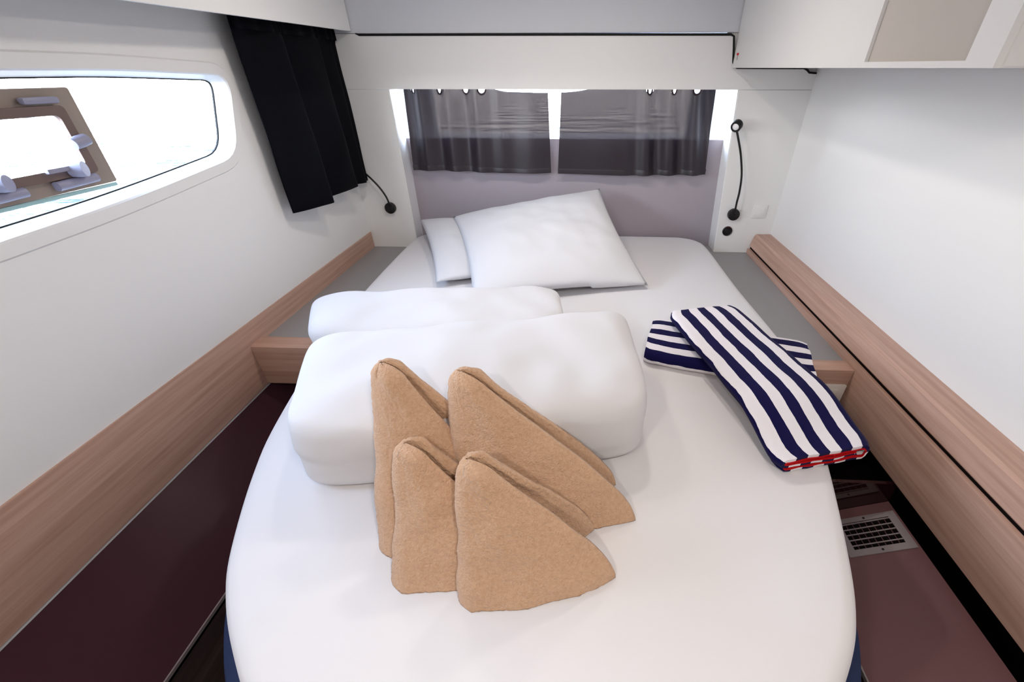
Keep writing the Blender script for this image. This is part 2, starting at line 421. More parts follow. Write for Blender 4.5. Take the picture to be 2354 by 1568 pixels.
obj('trim_5', tube(B(), [(-0.985, YP, 0.8935), (-0.97, YP, 0.8895), (0.0, YP, 0.888), (0.61, YP, 0.886), (0.624, YP, 0.880), (0.632, YP, 0.84), (0.641, YP, 0.79), (0.648, YP, 0.779), (0.662, YP, 0.770),
    (0.945, YP, 0.769), (0.960, YP, 0.763), (0.973, YP, 0.753), (1.004, YP, 0.7505)], [0.002] + [0.0048] * 3 + [0.0042] * 8 + [0.0035], 8), 'rubber',
    label='thin black rubber seal along the top of the header', cat='seal', kind='structure')
# upper liner above the seal (well of the ceiling)
obj('trim_6', box(B(), -1.15, 0.66, YP + 0.001, YP + 0.03, 0.894, CZ, 0.0), 'welltint', label='liner above the seal, cool skylight tint put into its colour', cat='panel', kind='structure', smooth=False)

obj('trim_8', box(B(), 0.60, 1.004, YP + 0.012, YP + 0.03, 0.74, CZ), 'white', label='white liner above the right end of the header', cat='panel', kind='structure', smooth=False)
# ---- ceiling
ceil_o = [(-1.2, -1.12), (1.06, -1.12), (1.06, 2.53), (-1.2, 2.53)]
obj('ceiling', prism(B(), ceil_o, 'z', CZ, CZ + 0.06), 'liner', label='white liner ceiling', cat='ceiling', kind='structure', smooth=False)
# front wall behind the camera, with an open doorway
obj('wall_front', plate_with_hole(B(), [(-1.2, FL), (1.06, FL), (1.06, CZ), (-1.2, CZ)], [(-0.35, FL + 0.03), (0.65, FL + 0.03), (0.65, 1.08), (-0.35, 1.08)], 'y', -1.16, -1.12), 'white',
    label='white wall with a doorway at the foot of the cabin', cat='wall', kind='structure', smooth=False)

dr = empty('door_1', (0.15, -1.14, FL + 0.03), 'closed white cabin door behind the camera', 'door', kind='structure')
obj('door_panel', box(B(), -0.348, 0.648, -1.158, -1.13, FL + 0.032, 1.078, 0.004), 'white', dr)
obj('door_handle', tube(B(), [(-0.27, -1.13, 0.30), (-0.27, -1.10, 0.30), (-0.17, -1.10, 0.30)], 0.008, 10), 'steel', dr)

# ---- left valance (curtain box) and right overhead box
obj('trim_7', prism(B(), [(-1.12, 0.845), (2.106, 0.901), (2.150, 0.903), (2.150, CZ), (-1.12, CZ)], 'x', -1.012, -1.0), 'liner', label='white valance hiding the curtain track on the left', cat='valance', kind='structure', smooth=False)
bx = empty('overhead_box', (0.82, 1.48, 0.765), 'white boxed overhead locker with a beige recessed panel at top right', 'locker')
BXF = 0.640
face_o = [(0.80, 0.757), (2.150, 0.770), (2.150, CZ), (0.80, CZ)]
face_h = [(0.862, 0.768), (1.160, 0.772), (1.160, 1.10), (0.862, 1.10)]
obj('side_face', plate_with_hole(B(), face_o, face_h, 'x', BXF, BXF + 0.012), 'white', bx, smooth=False)
obj('recessed_panel', box(B(), BXF + 0.008, BXF + 0.013, 0.858, 1.164, 0.764, 1.104), 'hatchgrey', bx, smooth=False)
b = prism(B(), [(0.80, 0.757), (2.150, 0.770), (2.150, CZ), (0.80, CZ)], 'x', BXF + 0.0125, XR - 0.001)
bmesh.ops.bevel(b, geom=[e for e in b.edges if all(abs(v.co.y - 0.80) < 1e-4 for v in e.verts)], offset=0.003, segments=1, affect='EDGES')
obj('carcass', b, 'white', bx, smooth=False)
t = empty('pull_tab', (BXF, 2.098, 0.80), 'tiny red pull tab on a thread below the ceiling', 'tab')
obj('bead', lathe(B(), [(0, -0.005), (0.004, -0.003), (0.005, 0), (0.004, 0.003), (0, 0.005)], (BXF - 0.003, 2.098, 0.817), (0, 0, 1), 12), 'redplastic', t)
obj('thread', tube(B(), [(BXF - 0.003, 2.099, 0.813), (BXF - 0.002, 2.101, 0.805), (BXF - 0.002, 2.099, 0.797)], 0.0008, 6), 'black', t)

# ================================================================== WOODWORK
b = box(B(), XL, -1.140, -1.10, YP - 0.002, -0.215, 0.025, 0.002)
obj('side_rail', b, 'wood', label='long taupe wood board along the left wall', cat='rail')
r = empty('side_rail', (0.95, 0.5, -0.213), 'stepped taupe wood rail with a ledge along the right wall', 'rail')
b = prism(B(), [(XR, -0.027), (0.916, -0.027), (0.910, -0.020), (0.924, 0.034), (0.932, 0.042), (XR, 0.042)], 'y', -1.10, YP - 0.002)
obj('ledge', b, 'wood', r, angle=20)
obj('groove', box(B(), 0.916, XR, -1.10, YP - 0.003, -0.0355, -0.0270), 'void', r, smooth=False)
obj('face_board', box(B(), 0.902, XR, -1.10, YP - 0.002, -0.213, -0.0355, 0.002), 'wood', r)

# mattress outline --------------------------------------------------
OUT = [(-0.13, 2.242), (0.45, 2.240), (0.575, 2.226), (0.645, 2.17), (0.672, 2.05), (0.680, 1.6), (0.695, 1.3), (0.698, 1.137), (0.672, 0.95), (0.602, 0.68), (0.537, 0.47), (0.490, 0.35), (0.435, 0.268),
       (0.33, 0.17), (0.15, 0.09), (-0.08, 0.06), (-0.30, 0.09), (-0.44, 0.165), (-0.535, 0.245), (-0.607, 0.325), (-0.66, 0.41), (-0.735, 0.58), (-0.788, 0.75), (-0.855, 1.1), (-0.893, 1.45), (-0.907, 1.8), (-0.909, 2.08), (-0.895, 2.18), (-0.84, 2.232), (-0.70, 2.242)]
OL = [Vector((p.x, p.y)) for p in catmull([(x, y, 0) for x, y in OUT], 6, True)]
def offset_loop(L, d):
    n = len(L); out = []
    for i in range(n):
        t = L[(i + 1) % n] - L[i - 1]; nn = Vector((-t.y, t.x)).normalized()   # inward for clockwise loop?
        out.append(L[i] + nn * d)
    return out
area = sum(OL[i].x * OL[(i + 1) % len(OL)].y - OL[(i + 1) % len(OL)].x * OL[i].y for i in range(len(OL)))
SG = 1 if area > 0 else -1
def inset(d): return offset_loop(OL, SG * d)
def loft(bm, loops, cap0=True, cap1=True, fan=True):
    R = [[bm.verts.new(p) for p in l] for l in loops]; n = len(R[0])
    for a, c in zip(R, R[1:]):
        for i in range(n): bm.faces.new((a[i], a[(i + 1) % n], c[(i + 1) % n], c[i]))
    for flag, l in ((cap0, R[0]), (cap1, R[-1])):
        if flag:
            bm.faces.new(l)
    return bm
# bed base (navy) and mattress with fitted sheet
bed = empty('island_bed', (-0.1, 1.1, FL), 'island double bed with white fitted sheet on a navy base', 'bed')
foot = lambda p: max(0.0, min(1.0, (0.75 - p.y) / 0.35))
def base_loop(d, z): 
    return [Vector((p.x, p.y, z)) for p in [q + (a - q) * (0.0 if foot(q) == 0 else foot(q)) for q, a in zip(inset(0.01 + d), inset(-0.052 + d))]]
b = loft(B(), [base_loop(0.04, FL), base_loop(0.02, -0.50), base_loop(0.0, -0.36), base_loop(0.0, -0.16), base_loop(0.006, -0.145), base_loop(0.02, -0.138)])
obj('bed_base', b, 'navy', bed)
loops = []
prof = [(0.035, -0.137), (0.012, -0.130), (0.002, -0.110), (0.0, -0.07), (0.0, -0.035), (0.004, -0.018), (0.014, -0.006), (0.032, -0.001)]
for d, z in prof:
    l = []
    for i, p in enumerate(inset(d)):
        w = 0.0
        if z < -0.05: w = (0.006 * nz(i * 0.35, z * 20, 3.1) + 0.005 * nz(i * 1.1, 0, 7.7)) * min(1, (-0.05 - z) / 0.05)
        l.append(Vector((p.x + w, p.y + w, z + (0.02 * nz(i * 0.25, 1.3, 0) if z < -0.11 else 0))))
    loops.append(l)
cx, cy = -0.12, 1.2
l0 = inset(0.032)
for s in (0.93, 0.8, 0.6, 0.4, 0.2, 0.05):
    loops.append([Vector((cx + (p.x - cx) * s, cy + (p.y - cy) * s, 0.0)) for p in l0])
b = loft(B(), loops)
obj('mattress', b, 'sheet', bed, angle=60)

# ---- shelves on both sides of the head with wooden front boards
s1 = empty('bedside_shelf', (-1.0, 1.65, -0.21), 'grey shelf with a wooden front board between bed and left wall', 'shelf')
obj('shelf_top', prism(B(), [(-1.142, 1.205), (-0.872, 1.205), (-0.905, 1.5), (-0.915, YB), (-1.142, YB)], 'z', -0.08, -0.061), 'shelf', s1, smooth=False)
obj('front_board', box(B(), -1.1415, -0.855, 1.135, 1.204, -0.212, -0.050, 0.002), 'woodx', s1)
s2 = empty('bedside_shelf', (0.8, 1.65, -0.21), 'grey shelf with a wooden front board between bed and right wall', 'shelf')
obj('shelf_top', prism(B(), [(0.705, 1.155), (0.9015, 1.155), (0.9015, YB), (0.69, YB), (0.69, 1.6)], 'z', -0.08, -0.061), 'shelf', s2, smooth=False)
obj('front_board', box(B(), 0.700, 0.9015, 1.097, 1.154, -0.215, -0.056, 0.002), 'woodx', s2)
# outlet on right front board
o_ = empty('power_outlet', (0.84, 1.096, -0.19), 'white double outlet plate on the right wooden front board', 'outlet')
obj('cover_plate', box(B(), 0.775, 0.893, 1.086, 1.097, -0.196, -0.110, 0.003), 'plate', o_)
obj('insert', box(B(), 0.785, 0.868, 1.082, 1.087, -0.183, -0.125, 0.002), 'plate', o_)
obj('socket_ring', lathe(B(), [(0.0, 0.001), (0.014, 0.001), (0.016, 0.003), (0.018, 0.0)], (0.798, 1.0825, -0.15), (0, -1, 0), 20), 'plate', o_)
obj('slot', box(B(), 0.838, 0.844, 1.081, 1.083, -0.163, -0.148, 0.0), 'black', o_, smooth=False)

# ---- dark sloping side panels under the rails
lp = empty('hull_panel', (-1.03, 0.3, FL), 'glossy dark brown sloping panel below the left wooden board', 'panel')
obj('sloped_face', prism(B(), [(-1.145, -0.225), (-0.912, -0.399), (-0.912, -0.42), (-1.145, -0.25)], 'y', -1.10, 1.19), 'dark', lp, smooth=False)
obj('edge_trim', box(B(), -0.914, -0.909, -1.10, 1.134, -0.408, -0.3985), 'steel', lp, smooth=False)
obj('riser', box(B(), -0.925, -0.912, -1.10, 1.134, FL, -0.408), 'floor', lp, smooth=False)
rp = empty('hull_panel', (0.8, 0.3, FL), 'dark brown sloping panel below the right wooden rail', 'panel')
sl = 0.412
zr = lambda x: -0.30 + (x - 0.925) * sl
obj('sloped_face', prism(B(), [(0.68, zr(0.68)), (0.925, zr(0.925)), (0.925, zr(0.925) - 0.02), (0.68, zr(0.68) - 0.02)], 'y', -1.10, 0.789), 'darksatin', rp, smooth=False)
obj('edge_trim', box(B(), 0.676, 0.681, -1.10, 0.789, zr(0.68) - 0.012, zr(0.68) - 0.0005), 'steel', rp, smooth=False)
obj('riser', box(B(), 0.681, 0.694, -1.10, 0.789, FL, zr(0.68) - 0.02), 'floor', rp, smooth=False)
# cavity behind the gap, its shade put in as near-black
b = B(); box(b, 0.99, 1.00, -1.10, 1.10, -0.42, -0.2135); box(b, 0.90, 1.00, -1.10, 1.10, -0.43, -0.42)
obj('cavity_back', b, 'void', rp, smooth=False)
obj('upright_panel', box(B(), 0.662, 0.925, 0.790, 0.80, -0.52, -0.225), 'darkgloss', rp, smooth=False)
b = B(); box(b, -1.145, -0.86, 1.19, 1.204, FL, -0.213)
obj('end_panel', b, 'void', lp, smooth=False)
# vent grille on the right panel (tilted with it)
vg = empty('vent_grille', (0.84, 0.70, -0.34), 'metal air vent grille set in the right dark panel', 'vent')
uu = Vector((1, 0, sl)).normalized(); nn = Vector((-sl, 0, 1)).normalized(); o0 = Vector((0.845, 0.7035, zr(0.845)))
def tilt_box(u0, u1, y0, y1, h0, h1, bev=0.0):
    bm = box(B(), u0, u1, y0, y1, h0, h1, bev)
    for v in bm.verts: v.co = o0 + uu * v.co.x + Vector((0, v.co.y, 0)) + nn * v.co.z
    return bm
bm = plate_with_hole(B(), [(-0.085, -0.0545), (0.080, -0.0545), (0.080, 0.0545), (-0.085, 0.0545)], [(-0.065, -0.037), (0.060, -0.037), (0.060, 0.040), (-0.065, 0.040)], 'z', 0.0005, 0.004)
for v in bm.verts: v.co = o0 + uu * v.co.x + Vector((0, v.co.y, 0)) + nn * v.co.z
obj('frame', bm, 'steel', vg, smooth=False)
obj('backing', tilt_box(-0.066, 0.061, -0.038, 0.041, 0.0004, 0.0010), 'void', vg, smooth=False)
for i in range(5):
    y = -0.026 + i * 0.0155
    obj('slat', tilt_box(-0.065, 0.060, y - 0.0014, y + 0.0014, 0.001, 0.0038), 'steel', vg, smooth=False)
for i in range(7):
    u = -0.052 + i * 0.0165
    obj('cross_bar', tilt_box(u - 0.0006, u + 0.0006, -0.037, 0.040, 0.001, 0.0022), 'darksatin', vg, smooth=False)
for q in ((0.0, -0.046), (0.0, 0.047)):
    bm = lathe(B(), [(0, 0.0048), (0.003, 0.0045), (0.0035, 0.0035)], (0, 0, 0), (0, 0, 1), 10)
    for v in bm.verts: v.co = o0 + uu * (v.co.x + q[0]) + Vector((0, v.co.y + q[1], 0)) + nn * v.co.z
    obj('screw', bm, 'black', vg)

# ================================================================== CURTAINS
def curtain_left():
    root = empty('side_curtain', (-1.08, 1.85, 0.30), 'black pleated curtain hanging beside the left window', 'curtain')
    # plan profile: (Y, x) of the folds from near edge to far edge at the hem
    prof = [(1.535, -1.100), (1.580, -1.085), (1.64, -1.062), (1.700, -1.040), (1.722, -1.036), (1.728, -1.044), (1.722, -1.066), (1.735, -1.088), (1.76, -1.088), (1.82, -1.070), (1.90, -1.052), (1.955, -1.046),
            (1.968, -1.052), (1.962, -1.075), (1.975, -1.093), (2.00, -1.090), (2.05, -1.072), (2.085, -1.062), (2.094, -1.070), (2.09, -1.088), (2.105, -1.096), (2.125, -1.082), (2.138, -1.078), (2.142, -1.088)]
    line = [(p.x, p.y) for p in catmull([(a, c, 0) for a, c in prof], 4)]
    bm = B(); NZ = 46; rows = []
    for j in range(NZ + 1):
        t = j / NZ; row = []
        for i, (y, x) in enumerate(line):
            u = i / (len(line) - 1)
            z0 = 0.300 - 0.012 * math.sin(u * 9) * 0.5 + 0.004 * nz(u * 9, 0, 2)
            z = z0 + (0.955 - z0) * t
            am = 1.0 - 0.45 * t
            fx = -1.075 + (x + 1.075) * am + 0.004 * nz(u * 14, t * 4, 1.7)
            fy = y + 0.010 * nz(u * 6, t * 3.2, 5.0) * (1 - abs(2 * t - 1)) + 0.012 * t * sin(u * 40) * 0.3
            if t > 0.86: fx += 0.004 * sin(u * 60)
            row.append(bm.verts.new((fx, fy, z)))
        rows.append(row)
    for j in range(NZ):
        for i in range(len(line) - 1): bm.faces.new((rows[j][i], rows[j][i + 1], rows[j + 1][i + 1], rows[j + 1][i]))
    o = obj('cloth', bm, 'blackcurtain', root, angle=0)
    m = o.modifiers.new('thickness', 'SOLIDIFY'); m.thickness = 0.0016
    # gathered heading tape
    bm = B(); tape = []
    for i in range(len(line)):
        y, x = line[i]
        tape.append((y, -1.070 + (x + 1.075) * 0.5 + 0.004 * sin(i * 1.4)))
    r1 = [bm.verts.new((x + 0.004, y, 0.868)) for y, x in tape]; r2 = [bm.verts.new((x + 0.004, y, 0.885)) for y, x in tape]; r3 = [bm.verts.new((x + 0.003, y, 0.955)) for y, x in tape]
    for i in range(len(tape) - 1):
        bm.faces.new((r1[i], r1[i + 1], r2[i + 1], r2[i])); bm.faces.new((r2[i], r2[i + 1], r3[i + 1], r3[i]))
    o = obj('heading_tape', bm, 'blackcurtain', root, angle=0)
    m = o.modifiers.new('thickness', 'SOLIDIFY'); m.thickness = 0.0016
curtain_left()
obj('curtain_track', box(B(), -1.09, -1.062, -0.4, 2.14, 0.955, 0.968, 0.002), 'black', label='curtain track behind the left valance', cat='track')

def curtain_aft(x0, x1, hx0, hx1, foldf, topf, hemf, eyes, label):
    YC = 2.212
    root = empty('window_curtain', ((x0 + x1) / 2, YC, 0.33), label, 'curtain', 'charcoal curtains at the aft window')
    bm = B(); NX, NZ = 150, 84; rows = []
    for j in range(NZ + 1):
        t = j / NZ; row = []
        for i in range(NX + 1):
            u = i / NX
            zt = topf(u); zb = hemf(u); z = zb + (zt - zb) * t
            x = (hx0 + (hx1 - hx0) * u) * (1 - t) + (x0 + (x1 - x0) * u) * t
            row.append(bm.verts.new((x, YC + foldf(u, t), z)))
        rows.append(row)
    holes = [(ex, 0.6885) for ex in eyes]
    for j in range(NZ):
        for i in range(NX):
            c = (rows[j][i].co + rows[j + 1][i + 1].co) / 2
            if any((c.x - hx) ** 2 + (c.z - hz) ** 2 < 0.0175 ** 2 for hx, hz in holes): continue
            bm.faces.new((rows[j][i], rows[j][i + 1], rows[j + 1][i + 1], rows[j + 1][i]))
    loose = [v for v in bm.verts if not v.link_faces]
    ys = []
    for hx, hz in holes:
        u = (hx - x0) / (x1 - x0); e = 0.01
        ys.append((hx, YC + foldf(u, 0.97), hz, (foldf(u + e, 0.97) - foldf(u - e, 0.97)) / (2 * e * (x1 - x0))))
    bmesh.ops.delete(bm, geom=loose, context='VERTS')
    obj('cloth', bm, 'curtain', root, angle=0)
    for hx, hy, hz, sl_ in ys:
        obj('eyelet', torus(B(), (hx, hy, hz), 0.0195, 0.0045, (-sl_, 1, 0)), 'eyelet', root)
    # stitched hem
    bm = B(); rr = []
    for k in (0.0, 0.055, 0.065):
        row = []
        for i in range(NX + 1):
            u = i / NX; zb = hemf(u) + k * (topf(u) - hemf(u)); x = hx0 + (hx1 - hx0) * u
            row.append(bm.verts.new((x, YC + foldf(u, k) - (0.0018 if k < 0.06 else 0.0004), zb)))
        rr.append(row)
    for a, c in zip(rr, rr[1:]):
        for i in range(NX): bm.faces.new((a[i], a[i + 1], c[i + 1], c[i]))
    obj('hem', bm, 'curtain', root, angle=0)

def smooth(a, b_, x):
    t = max(0, min(1, (x - a) / (b_ - a))); return t * t * (3 - 2 * t)
def fold_l(u, t):
    w = 1 - smooth(0.45, 0.75, u)
    return 0.024 * w * sin(2 * pi * (u * 5.2 + 0.1)) * (0.6 + 0.4 * t) + 0.010 * (1 - w) * sin(2 * pi * (u * 3.1)) + 0.005 * sin(2 * pi * (u * 2.3 + 0.25 * t)) + 0.004 * nz(u * 6, t * 3, 0.5) + 0.005 * (1 - t) * nz(u * 5, t * 2, 9)
def fold_r(u, t):
    w = smooth(0.40, 0.62, u)
    return 0.027 * w * sin(2 * pi * ((u - 0.04 * (1 - t)) * 6.2 + 0.35)) * (0.6 + 0.4 * t) + 0.004 * sin(2 * pi * (u * 1.7 + 0.2 * t)) + 0.004 * nz(u * 6, t * 3, 4.5) + 0.005 * (1 - t) * nz(u * 5, t * 2, 19)
curtain_aft(-0.846, -0.162, -0.866, -0.152, fold_l, lambda u: 0.720 - 0.042 * smooth(0.42, 0.75, u) - 0.003 * smooth(0.75, 1, u), lambda u: 0.330 - 0.008 * u + 0.003 * sin(u * 7),
            (-0.797, -0.672, -0.552, -0.470), 'left of the two charcoal eyelet curtains over the bed head')
curtain_aft(-0.101, 0.600, -0.117, 0.628, fold_r, lambda u: 0.677 + 0.043 * smooth(0.0, 0.50, u), lambda u: 0.322 - 0.006 * sin(pi * u),
            (0.306, 0.416, 0.514), 'right of the two charcoal eyelet curtains over the bed head')
obj('curtain_rod', tube(B(), [(-0.95, 2.212, 0.7035), (0.73, 2.212, 0.7035)], 0.006, 10), 'plate', label='curtain rod hidden behind the white header', cat='rod')

# ================================================================== WALL FITTINGS
def lamp_base(root, x, z, r=0.029):
    obj('base', lathe(B(), [(0, -0.022), (r * 0.8, -0.022), (r * 0.97, -0.019), (r, -0.014), (r, 0.0)], (x, YP, z), (0, 1, 0), 32), 'black', root)
rl = empty('reading_lamp', (0.787, YP, 0.145), 'black gooseneck reading lamp on the right white panel', 'lamp', 'gooseneck reading lamps')
lamp_base(rl, 0.787, 0.145)
pts = catmull([(0.787, 2.136, 0.150), (0.780, 2.118, 0.170), (0.776, 2.11, 0.215), (0.776, 2.108, 0.27), (0.768, 2.108, 0.345), (0.744, 2.108, 0.43), (0.716, 2.108, 0.50), (0.700, 2.108, 0.535)], 6)
obj('gooseneck', tube(B(), pts, 0.0048, 10), 'black', rl)
hd = obj('lamp_head', lathe(B(), [(0, 0.016), (0.020, 0.016), (0.0235, 0.012), (0.0235, -0.014), (0.021, -0.017), (0.015, -0.017), (0.014, -0.012), (0, -0.012)], (0.697, 2.108, 0.553), (0.55, 0.80, 0.30), 28), 'black', rl)
obj('lens', lathe(B(), [(0, -0.0165), (0.010, -0.016), (0.0145, -0.0135)], (0.697, 2.108, 0.553), (0.55, 0.80, 0.30), 24), 'lens', hd)
ll = empty('reading_lamp', (-0.999, YP, 0.156), 'black gooseneck reading lamp half behind the black curtain', 'lamp', 'gooseneck reading lamps')
lamp_base(ll, -0.999, 0.156, 0.028)
pts = catmull([(-0.999, 2.138, 0.160), (-0.990, 2.122, 0.185), (-0.996, 2.118, 0.222), (-1.020, 2.118, 0.268), (-1.054, 2.122, 0.308), (-1.088, 2.136, 0.335), (-1.108, 2.142, 0.362)], 6)
obj('gooseneck', tube(B(), pts, 0.0045, 10), 'black', ll)
obj('lamp_head', lathe(B(), [(0, 0.012), (0.016, 0.012), (0.019, 0.008), (0.019, -0.012), (0.0, -0.013)], (-1.116, 2.135, 0.385), (0.3, 0.2, 1), 24), 'black', ll)
rs = empty('round_socket', (0.777, YP, 0.056), 'round black socket under the right reading lamp', 'socket')
obj('bezel', lathe(B(), [(0.019, -0.004), (0.022, -0.006), (0.025, -0.004), (0.0255, 0.0)], (0.777, YP, 0.056), (0, 1, 0), 28), 'black', rs)
obj('cap', lathe(B(), [(0, -0.008), (0.016, -0.0075), (0.019, -0.004), (0.0195, 0.0)], (0.777, YP, 0.056), (0, 1, 0), 28), 'black', rs)
obj('cap_mark', box(B(), 0.766, 0.788, YP - 0.0075, YP - 0.004, 0.0755, 0.0775, 0.0), mat('dark red mark', lin(96, 20, 26), 0.5, 0.3), rs, smooth=False)
sw = empty('light_switch', (0.915, YP, 0.135), 'flush white switch plate beside the right reading lamp', 'switch')
obj('cover_plate', box(B(), 0.880, 0.950, YP - 0.006, YP + 0.002, 0.128, 0.194, 0.003), 'white', sw)
obj('rocker', box(B(), 0.890, 0.940, YP - 0.009, YP - 0.005, 0.138, 0.184, 0.002), 'white', sw)

# ================================================================== BEDDING
def cube_sphere(n):
    bm = bmesh.new(); bmesh.ops.create_cube(bm, size=2)
    bmesh.ops.subdivide_edges(bm, edges=bm.edges[:], cuts=n, use_grid_fill=True)
    return bm
def soft_block(name, corners, hts, e, ez, n, wr, seed, zb=0.001):
    """puffy folded block: corners FL,FR,BR,BL (xy), hts their heights"""
    bm = cube_sphere(n); F = [Vector((*c, 0)) for c in corners]
    for v in bm.verts:
        x, y, z = v.co
        ee = ez if z > 0 else 10.0; ryz = (abs(y) ** ee + abs(z) ** ee) ** (1 / ee); s = (abs(x) ** e + ryz ** e) ** (1 / e)
        x, y, z = x / s, y / s, z / s
        u, w = (x + 1) / 2, (y + 1) / 2
        p = F[0] * (1 - u) * (1 - w) + F[1] * u * (1 - w) + F[2] * u * w + F[3] * (1 - u) * w
        h = hts[0] * (1 - u) * (1 - w) + hts[1] * u * (1 - w) + hts[2] * u * w + hts[3] * (1 - u) * w
        d = wr * (nz(p.x * 5 + seed, p.y * 5, z * 1.5) + 0.5 * nz(p.x * 11 + seed, p.y * 11, z * 3))
        zz = (z + 1) / 2 * h + d * (z + 1) * 0.8
        v.co = Vector((p.x + d * 0.8 * (1 - abs(z)), p.y + d * 0.8 * (1 - abs(z)), zb + max(0, zz)))
    return bm
dv = empty('folded_duvet', (-0.25, 0.8, 0.0), 'thick white duvet folded into a block right behind the tan towels', 'duvet', 'folded white duvets')
obj('duvet_cover', soft_block('d', [(-0.568, 0.520), (0.168, 0.648), (0.135, 1.07), (-0.70, 0.885)], [0.185, 0.178, 0.205, 0.21], 9.0, 3.6, 48, 0.0085, 1.0), 'duvet', dv, angle=0)
dv2 = empty('folded_duvet', (-0.45, 1.12, 0.0), 'flatter white duvet folded between the pillows and the thick duvet', 'duvet', 'folded white duvets')
obj('duvet_cover', soft_block('d', [(-0.74, 0.90), (-0.03, 1.04), (-0.075, 1.345), (-0.885, 1.185)], [0.165, 0.14, 0.125, 0.155], 8, 5.5, 44, 0.008, 8.0), 'duvet', dv2, angle=0)

def pillow(corners, th, seed, label, upper=False):
    """corners BL,BR,TR,TL in 3D on the mid surface"""
    P = [Vector(c) for c in corners]; n = 44
    base = sum(P, Vector()) / 4; base.z = 0
    root = empty('pillow', base, label, 'pillow', 'white pillows')
    nm = (P[1] - P[0]).cross(P[3] - P[0]).normalized()
    if nm.z < 0: nm = -nm
    bm = B(); grids = []
    for sgn in (1, -1):
        g = []
        for j in range(n + 1):
            row = []
            for i in range(n + 1):
                a, c = 2 * i / n - 1, 2 * j / n - 1
                # pull the edges in between the corners so the corners stand out as ears
                k = 0.055
                aa = a * (1 - k * (1 - c * c)); cc = c * (1 - k * (1 - a * a))
                u, w = (aa + 1) / 2, (cc + 1) / 2
                p = P[0] * (1 - u) * (1 - w) + P[1] * u * (1 - w) + P[2] * u * w + P[3] * (1 - u) * w
                f = ((1 - abs(a) ** 2.6) * (1 - abs(c) ** 2.6)) ** 0.55
                d = sgn * th / 2 * f + 0.012 * f * nz(a * 2 + seed, c * 2, sgn) + 0.006 * f * nz(a * 5 + seed, c * 5, sgn * 2)
                if not upper and sgn > 0:                    # the lower pillow is pressed flat under the upper one
                    d *= 1 - 0.72 * smooth(-0.52, -0.34, p.x + 0.30 * (p.y - 1.5))
                q = p + nm * d
                if upper and sgn < 0 and f > 0.05 and p.x < 0.05: q.z = max(q.z, min(p.z, 0.055 + (p.y - 1.5) * 0.11))
                q.z = max(q.z, 0.0015 + 0.002 * (sgn + 1)) 
                row.append(q)
            g.append(row)
        grids.append(g)
    V = {}
    def vert(s, i, j):
        if i in (0, n) or j in (0, n): s = 0
        k = (s, i, j)
        if k not in V: V[k] = bm.verts.new(grids[s][j][i])
        return V[k]
    for s in (0, 1):
        for j in range(n):
            for i in range(n):
                bm.faces.new((vert(s, i, j), vert(s, i + 1, j), vert(s, i + 1, j + 1), vert(s, i, j + 1)))
    obj('pillowcase', bm, 'cotton', root, angle=0)
pillow([(-0.585, 1.515, 0.030), (0.06, 1.72, 0.045), (-0.16, 2.22, 0.10), (-0.862, 2.165, 0.092)], 0.115, 3.0, 'white pillow lying underneath at the back left')
pillow([(-0.39, 1.345, 0.050), (0.288, 1.550, 0.020), (0.097, 2.165, 0.262), (-0.655, 2.10, 0.130)], 0.15, 11.0, 'white pillow on top with one corner pointing up', True)

